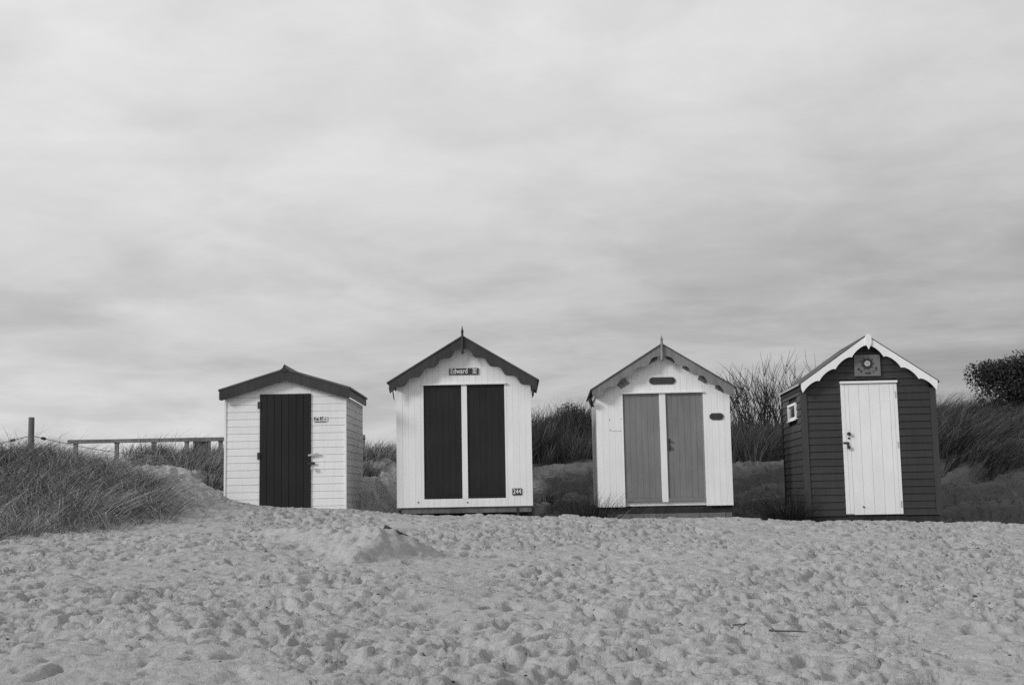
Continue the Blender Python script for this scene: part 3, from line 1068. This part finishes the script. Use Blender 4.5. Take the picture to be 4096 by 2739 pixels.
def build_beach_bits():
    # thin board along the cut ridge of the heap
    za, zb = [float(height(a, b) + heap(np.float64(a), np.float64(b))) for a, b in ((-1.35, 13.25), (-1.01, 13.36))]
    L = 0.40
    o = box('driftwood_board', 0, L, -0.006, 0.006, -0.05, 0.012, M_DRIFT, None)
    o.location = (-1.37, 13.232, za + 0.006)
    o.rotation_euler = (0.0, math.atan2(za - zb, 0.357), 0.313)
    tag(o, 'thin dark board sticking out along the ridge of the small sand heap', 'driftwood')
    for (x, y, L, rz, lab) in ((1.70, 8.62, 0.26, -0.20, 'long thin straight twig lying on the trampled sand'),
                               (1.52, 8.95, 0.10, -0.30, 'short dark twig lying on the sand beside a longer twig')):
        z = float(max(ground(x + L * math.cos(rz) * t, y + L * math.sin(rz) * t) for t in np.linspace(0, 1, 9)))
        pts = [(x + L * math.cos(rz) * t, y + L * math.sin(rz) * t, max(z - 0.012, float(ground(x + L * math.cos(rz) * t, y + L * math.sin(rz) * t))) + 0.004 + 0.006 * math.sin(3 * t)) for t in np.linspace(0, 1, 7)]
        V, F = tube_data(pts, [0.006, 0.0065, 0.006, 0.006, 0.005, 0.004, 0.002], 5)
        tag(mesh_obj('twig', V, F, M_DRIFT), lab, 'twig')
    # pebbles and scraps, too many and too small to tell apart
    r = np.random.default_rng(5)
    n = 170
    y = 6.8 + r.random(n) ** 1.2 * 11
    x = (r.random(n) - 0.5) * 0.86 * y
    z = ground(x, y)
    V, L, S = [], [], []
    for i in range(n):
        s = r.uniform(0.005, 0.014) * (1.0 if y[i] > 9 else 0.8)
        c = np.array([x[i], y[i], z[i] + s * 0.2])
        sc = np.array([s * r.uniform(0.8, 1.7), s, s * 0.7])
        q = np.array([(1, 0, 0), (0, 1, 0), (-1, 0, 0), (0, -1, 0), (0, 0, 1), (0, 0, -1)]) * sc * r.uniform(0.8, 1.2, (6, 1))
        b0 = len(V)
        V += list(c + q)
        for t in ((0, 1, 4), (1, 2, 4), (2, 3, 4), (3, 0, 4), (1, 0, 5), (2, 1, 5), (3, 2, 5), (0, 3, 5)):
            L += [b0 + k for k in t]
            S.append(3)
    o = numpy_mesh('pebbles', np.array(V), L, np.array(S), M_PEBBLE)
    tag(o, 'small dark pebbles and scraps scattered over the trampled beach sand', 'pebbles', kind='stuff')


build_beach_bits()

# ------------------------------------------------------------------ grass


def inside(poly, x, y):
    c = np.zeros(len(x), bool)
    n = len(poly)
    for i in range(n):
        x1, y1 = poly[i]
        x2, y2 = poly[(i + 1) % n]
        if y1 == y2:
            continue
        hit = ((y1 > y) != (y2 > y)) & (x < (x2 - x1) * (y - y1) / (y2 - y1) + x1)
        c ^= hit
    return c


def scatter(poly, n, r, keep=None):
    P = np.array(poly)
    lo, hi = P.min(0), P.max(0)
    X, Y = np.empty(0), np.empty(0)
    while len(X) < n:
        x = r.uniform(lo[0], hi[0], n * 2)
        y = r.uniform(lo[1], hi[1], n * 2)
        k = inside(poly, x, y)
        if keep is not None:
            k &= r.random(n * 2) < keep(x, y)
        X, Y = np.concatenate([X, x[k]]), np.concatenate([Y, y[k]])
    return X[:n], Y[:n]


HUT_BOXES = [(-4.62, -2.52, 19.45, 21.95), (-1.95, 0.36, 19.85, 22.45), (1.25, 3.58, 19.95, 22.7), (4.38, 6.72, 19.3, 21.7)]


def blades(name, tx, ty, per, length, lean, spread, droop, width, mat, r, tuft=0.10, tone=(0.5, 0.22), gust=0.12, parent=None, zfun=None, origin=None):
    """marram: arching ribbons that rise out of tufts; lean is the wind direction (x, y), droop how far a tip falls"""
    nt = len(tx)
    per_t = r.poisson(per, nt) + 3
    N = int(per_t.sum())
    ti = np.repeat(np.arange(nt), per_t)
    ang = r.uniform(0, 2 * math.pi, N)
    rad = tuft * np.sqrt(r.random(N)) * r.uniform(0.7, 1.5, nt)[ti]
    x = tx[ti] + rad * np.cos(ang)
    y = ty[ti] + rad * np.sin(ang)
    for (a, b, c, d) in HUT_BOXES:
        k = ~((x > a + 0.08) & (x < b - 0.08) & (y > c + 0.14) & (y < d))
        x, y, ti, ang = x[k], y[k], ti[k], ang[k]
    N = len(x)
    z = (zfun or ground)(x, y) - 0.02
    tl = (r.uniform(0.7, 1.2, nt) * (1 + 0.55 * noise2(tx * 1.2 + 7, ty * 1.2 + 1)))[ti]
    L = length * tl * r.uniform(0.45, 1.15, N)
    out = np.stack([np.cos(ang), np.sin(ang)], 1) * (spread * r.uniform(0.2, 1.3, N))[:, None]
    wind = np.array(lean)[None, :] * (0.6 + 0.8 * r.random(nt))[ti][:, None] + r.normal(0, gust, (nt, 2))[ti] + r.normal(0, 0.16, (N, 2))
    d0 = out * 0.8 + wind * 0.35
    d1 = out * 1.0 + wind
    dr = droop * r.uniform(0.1, 1.6, N)
    t = np.array([0, 0.34, 0.68, 1.0])
    cx = np.empty((N, 4))
    cy = np.empty((N, 4))
    cz = np.empty((N, 4))
    for k, q in enumerate(t):
        h = d0 * (q * (1 - q)) + d1 * q * q
        h = h + d0 * q * 0.4
        cx[:, k] = x + h[:, 0] * L
        cy[:, k] = y + h[:, 1] * L
        cz[:, k] = z + L * (q * (1 - 0.12 * q) - dr * q * q * q)
    wa = r.uniform(0, math.pi, N)
    w = width * r.uniform(0.6, 1.3, N)
    wx, wy = np.cos(wa) * w, np.sin(wa) * w * 0.6
    V = np.empty((N, 7, 3))
    for k, sc in enumerate((0.8, 1.0, 0.7)):
        V[:, 2 * k, 0] = cx[:, k] - wx * sc / 2
        V[:, 2 * k, 1] = cy[:, k] - wy * sc / 2
        V[:, 2 * k, 2] = cz[:, k]
        V[:, 2 * k + 1, 0] = cx[:, k] + wx * sc / 2
        V[:, 2 * k + 1, 1] = cy[:, k] + wy * sc / 2
        V[:, 2 * k + 1, 2] = cz[:, k]
    V[:, 6, 0], V[:, 6, 1], V[:, 6, 2] = cx[:, 3], cy[:, 3], cz[:, 3]
    pat = np.array([0, 1, 3, 2, 2, 3, 5, 4, 4, 5, 6])
    loops = (np.arange(N)[:, None] * 7 + pat[None, :]).ravel()
    sizes = np.tile([4, 4, 3], N)
    patch = 0.28 * noise2(tx * 0.9 + 17, ty * 0.9 + 5)
    tt = np.clip(r.normal(tone[0], tone[1], N) + (r.normal(0, 0.12, nt) + patch)[ti], 0, 1)
    tt = np.where(r.random(N) < 0.07, 1.0, tt)
    V = V.reshape(-1, 3)
    if origin is not None:
        V = V - np.array(origin)
    o = numpy_mesh(name, V, loops, sizes, mat, np.repeat(tt, 7), parent)
    if origin is not None:
        o.location = origin
    return o


def build_grass():
    r = np.random.default_rng(11)
    # front left mound
    P1 = [(-10, 14.5), (-6.0, 14.8), (-5.0, 15.8), (-4.75, 17.0), (-5.1, 18.1), (-6.0, 19.0), (-7.2, 19.7), (-11, 21.0)]
    x, y = scatter(P1, 800, r, lambda a, b: 0.14 + 0.86 * sm((noise2(a * 1.5 + 23, b * 1.3 + 9) + 0.20) / 0.35))
    o = blades('marram_grass', x, y, 85, 0.62, (0.32, -0.08), 0.75, 0.55, 0.006, M_GRASS, r, 0.15, (0.50, 0.27), gust=0.35)
    tag(o, 'tangled marram grass covering the mound left of the low white hut', 'grass', kind='stuff')
    PF = [(-10, 13.6), (-6.6, 13.9), (-5.4, 14.6), (-4.5, 16.2), (-4.4, 17.6), (-4.8, 17.6), (-5.0, 15.9), (-6.0, 14.9), (-10, 14.6)]
    x, y = scatter(PF, 70, r, lambda a, b: 0.1 + 0.9 * sm((noise2(a * 1.9 + 2, b * 1.9) + 0.1) / 0.3))
    o = blades('marram_fringe', x, y, 40, 0.40, (0.2, -0.15), 0.95, 0.55, 0.006, M_GRASS, r, 0.13, (0.45, 0.27), gust=0.35)
    tag(o, 'sparse low marram shoots spreading from the mound onto the open beach', 'grass', kind='stuff')
    x, y = scatter(P1, 260, r)
    o = blades('dry_marram_stalks', x, y, 9, 0.62, (0.34, -0.15), 0.85, 0.70, 0.008, M_GRASS, r, 0.12, (0.9, 0.1), gust=0.45)
    tag(o, 'pale dry stalks arching over the tangled grass of the mound', 'grass', kind='stuff')
    # behind left
    P2 = [(-7.1, 23.4), (-5.9, 21.7), (-4.9, 20.45), (-4.55, 20.5), (-4.55, 22.2), (-2.9, 22.6), (-2.5, 23.9), (-0.4, 24.7), (-0.4, 26.5), (-6.2, 26.0), (-7.6, 24.6)]
    x, y = scatter(P2, 800, r, lambda a, b: 0.35 + 0.65 * sm((noise2(a * 1.2 + 13, b * 1.2) + 0.3) / 0.4))
    o = blades('marram_grass', x, y, 40, 0.50, (0.26, 0.0), 0.45, 0.30, 0.008, M_GRASS, r, 0.14, (0.34, 0.20))
    tag(o, 'darker marram grass on the dune behind the low white hut and below the rail fence', 'grass', kind='stuff')
    P2b = [(-13, 25.2), (-8.6, 25.0), (-5, 26.4), (-0.4, 27.0), (-0.4, 31.0), (-13, 31.0)]
    x, y = scatter(P2b, 800, r)
    o = blades('marram_grass', x, y, 22, 0.34, (0.2, 0.0), 0.45, 0.30, 0.009, M_GRASS, r, 0.18, (0.34, 0.20))
    tag(o, 'short thin grass around the foot of the rail fence', 'grass', kind='stuff')
    # tall grass behind huts two to four
    P3 = [(-0.6, 24.5), (1.2, 25.3), (3.0, 25.3), (4.6, 24.8), (7.2, 24.5), (8.0, 24.3), (8.0, 29), (-0.6, 29.5)]
    x, y = scatter(P3, 1000, r, lambda a, b: 0.3 + 0.7 * sm((noise2(a * 1.0 + 33, b * 1.0) + 0.3) / 0.4))
    o = blades('marram_grass', x, y, 46, 0.80, (0.14, 0.0), 0.26, 0.12, 0.009, M_GRASSDUNE, r, 0.15, (0.26, 0.18))
    tag(o, 'tall upright dune grass behind the white huts, below the bare shrubs', 'grass', kind='stuff')
    # wind-combed grass on the right dune
    P4 = [(7.6, 24.0), (8.3, 23.4), (8.9, 22.9), (10.2, 22.6), (14, 22.3), (14, 29), (7.6, 29)]
    x, y = scatter(P4, 850, r, lambda a, b: 0.3 + 0.7 * sm((noise2(a * 1.1 + 53, b * 1.1) + 0.3) / 0.4))
    o = blades('marram_grass', x, y, 46, 0.78, (0.62, -0.02), 0.28, 0.30, 0.009, M_GRASSDUNE, r, 0.15, (0.28, 0.18))
    tag(o, 'long marram grass combed over by wind on the dune beside the dark hut', 'grass', kind='stuff')
    # single tufts that can be told apart
    for (xx, yy, n, L, lean, mat, lab, tn, grp) in (
            (1.20, 19.70, 700, 1.0, (0.10, 0.0), M_GRASSDARK, 'dark grass tuft growing against the left corner of the grey-door hut', 0.35, None),
            (1.50, 19.70, 40, 0.66, (0.42, -0.05), M_GRASS, 'thin sprig of grass crossing the foot of the grey-door hut', 0.4, None),
            (4.20, 19.55, 1800, 1.15, (-0.04, 0.0), M_GRASSDARK, 'large nearly black grass tuft against the dark hut beside its side wall', 0.15, None),
            (0.62, 22.5, 60, 0.22, (0.3, 0.0), M_GRASSDARK, 'small dark seedling plant on the bare dune slope between the white double-door huts', 0.3, None)):
        g = float(ground(xx, yy))
        k = 9
        px = xx + r.normal(0, 0.13 if n > 100 else 0.05, k)
        py = yy + r.normal(0, 0.08 if n > 100 else 0.04, k)
        o = blades('grass_tuft', px, py, n / k, L, lean, 0.30, 0.15, 0.007, mat, r, 0.09, (tn, 0.2), origin=(xx, yy, g))
        tag(o, lab, 'grass tuft')
    # dead stalks and washed-in litter on the slope behind the huts
    PL = [(-2.5, 20.0), (1.0, 19.9), (4.6, 19.9), (7.0, 19.9), (12, 19.8), (13, 23.2), (8.5, 23.6), (7, 24.6), (3.5, 25.4), (-0.5, 24.6), (-2.4, 23.4)]
    x, y = scatter(PL, 800, r, lambda a, b: np.clip(0.25 + 1.2 * (noise2(a * 1.6 + 3, b * 2.2) + 0.15), 0.02, 1) * (0.35 + 0.65 * sm((a + 1.0) / 4)))
    o = blades('plant_litter', x, y, 11, 0.12, (0.2, -0.1), 1.3, 0.75, 0.010, M_LITTER, r, 0.16, (0.4, 0.25))
    tag(o, 'dead stalks and plant litter strewn over the sand slope behind the huts', 'plant litter', kind='stuff')


build_grass()

# ------------------------------------------------------------------ shrubs


def branches(r, base, height_, nstem, spread, thick, levels=3):
    """list of (points, radii) for a bare many-stemmed shrub"""
    out_t, out_c = [], []

    def grow(p, d, L, rad, lev, store):
        n = 5
        pts, rr = [p.copy()], [rad]
        q = p.copy()
        for i in range(n):
            d = (d + Vector((r.normal(0, 0.13), r.normal(0, 0.13), r.normal(0.05, 0.06)))).normalized()
            q = q + d * (L / n)
            pts.append(q.copy())
            rr.append(rad * (1 - 0.68 * (i + 1) / n))
        store.append((pts, rr))
        if lev >= levels:
            return
        kids = r.integers(4, 8) if lev < 2 else r.integers(3, 6)
        for k in range(kids):
            i = int(r.integers(1, n + 1))
            a = r.uniform(0, 2 * math.pi)
            nd = (d + Vector((math.cos(a) * 0.55, math.sin(a) * 0.55, r.uniform(0.0, 0.35)))).normalized()
            grow(pts[i], nd, L * r.uniform(0.42, 0.72), max(rr[i] * 0.72, 0.0075), lev + 1, out_c)
    for s in range(nstem):
        a = r.uniform(0, 2 * math.pi)
        d = Vector((math.cos(a) * spread, math.sin(a) * spread * 0.6, 1)).normalized()
        grow(Vector(base) + Vector((math.cos(a) * 0.08, math.sin(a) * 0.08, -0.15)), d, height_ * r.uniform(0.55, 0.75), thick * r.uniform(0.7, 1.1), 1, out_t)
    return out_t, out_c


def join_tubes(name, lst, mat, parent, sides):
    V, F = [], []
    for pts, rr in lst:
        v, f = tube_data(pts, rr, sides, cap=False)
        b = len(V)
        V += v
        F += [tuple(b + i for i in q) for q in f]
    return mesh_obj(name, V, F, mat, parent)


def build_shrubs():
    r = np.random.default_rng(31)
    spec = [(4.85, 30.6, 3.15, 6), (5.25, 31.6, 3.35, 5), (5.6, 30.8, 3.45, 5), (6.05, 31.2, 3.75, 6), (6.35, 32.0, 3.7, 5), (6.75, 30.9, 3.85, 6), (7.25, 31.8, 3.8, 5), (7.75, 32.3, 3.95, 4)]
    labs = {0: 'leafless shrub closest behind the right eave of the grey-door hut', 3: 'leafless shrub standing midway between the grey-door hut and the dark hut',
            5: 'tall leafless shrub whose twigs reach above the side window of the dark hut', 7: 'leafless shrub whose twigs show above the roof of the dark hut'}
    for i, (x, y, h, ns) in enumerate(spec):
        g = float(ground(x, y))
        t = empty('bare_shrub', (x, y, g), 0, labs.get(i, 'leafless dark shrub in the clump on the dune ridge behind the dark hut'), 'shrub', 'bare shrubs on the dune ridge')
        a, c = branches(r, (0, 0, 0), 2.0, ns + 1, 0.30, 0.034)
        k = (h - g) / max(p.z for pts, rr in c for p in pts)
        for pts, rr in a + c:
            for p in pts:
                p.z *= k
        join_tubes('trunk', a, M_BARK, t, 6)
        join_tubes('crown', c, M_BARK, t, 3)
    for i, (x, y, h, ns) in enumerate([(12.5, 31.2, 3.65, 4), (13.0, 31.6, 3.9, 4)]):
        g = float(ground(x, y))
        t = empty('bare_shrub', (x, y, g), 0, 'thin leafless shrub whose twigs rise behind the black evergreen bush', 'shrub', 'bare twigs behind the evergreen bush')
        a, c = branches(r, (0, 0, 0), 2.0, ns, 0.22, 0.018)
        k = (h - g) / max(p.z for pts, rr in c for p in pts)
        for pts, rr in a + c:
            for p in pts:
                p.z *= k
        join_tubes('trunk', a, M_BARK, t, 6)
        join_tubes('crown', c, M_BARK, t, 3)


build_shrubs()


def leafy_bush(x, y, centre_z, rx, ry, rz_, n, leaf, mat, label, seed, lobes=9, name='evergreen_bush', spires=()):
    r = np.random.default_rng(seed)
    g = float(ground(x, y))
    t = empty(name, (x, y, g), 0, label, 'bush')
    cz = centre_z - g
    # stems
    lst = []
    tips = []
    for k in range(lobes):
        a = r.uniform(0, 2 * math.pi)
        q = r.uniform(0.1, 0.75)
        e = Vector((rx * q * math.cos(a), ry * q * math.sin(a), cz + rz_ * r.uniform(-0.45, 0.50)))
        tips.append(e)
        mid = Vector((e.x * 0.5, e.y * 0.5, e.z * 0.55))
        lst.append(([Vector((0, 0, -0.1)), mid, e], [0.04, 0.025, 0.008]))
    for (sx, sz) in spires:
        e = Vector((sx, 0, cz + sz))
        tips.append(e)
        lst.append(([Vector((0, 0, -0.1)), Vector((sx * 0.6, 0, cz * 0.7)), e], [0.04, 0.025, 0.008]))
    join_tubes('trunk', lst, M_BARK, t, 6)
    # leaves: small bent quads in clumps round the stem ends
    ci = r.integers(0, len(tips), n)
    T = np.array([list(p) for p in tips])
    d = r.normal(0, 1, (n, 3))
    d /= np.linalg.norm(d, axis=1)[:, None]
    rad = r.random(n) ** 0.45
    size = r.uniform(0.32, 0.56, len(tips))[ci]
    C = T[ci] + d * (rad * size)[:, None] * np.array([rx, ry, rz_])[None, :]
    C[:, 2] = np.maximum(C[:, 2], 0.02)
    u = r.normal(0, 1, (n, 3))
    u /= np.linalg.norm(u, axis=1)[:, None]
    w = np.cross(u, d)
    w /= np.linalg.norm(w, axis=1)[:, None] + 1e-6
    ls = leaf * r.uniform(0.6, 1.3, n)[:, None]
    V = np.stack([C - u * ls, C + w * ls * 0.45, C + u * ls, C - w * ls * 0.45], 1).reshape(-1, 3)
    loops = np.arange(4 * n)
    tone = np.repeat(np.clip(r.normal(0.4, 0.25, n), 0, 1), 4)
    numpy_mesh('crown', V, loops, np.full(n, 4), mat, tone, t)


leafy_bush(11.85, 28.2, 2.60, 1.6, 1.0, 0.80, 30000, 0.040, M_BRAMBLE, 'dense nearly black evergreen bush rising out of the wind-combed dune grass', 61, 26)
leafy_bush(1.76, 38.5, 2.0, 1.15, 0.8, 0.9, 22000, 0.035, M_FARBUSH, 'pointed grey-green bush showing above the tall grass between the two double-door huts', 62, 12, 'pointed_bush', spires=((0.0, 0.75), (-0.15, 0.45), (0.25, 0.4)))
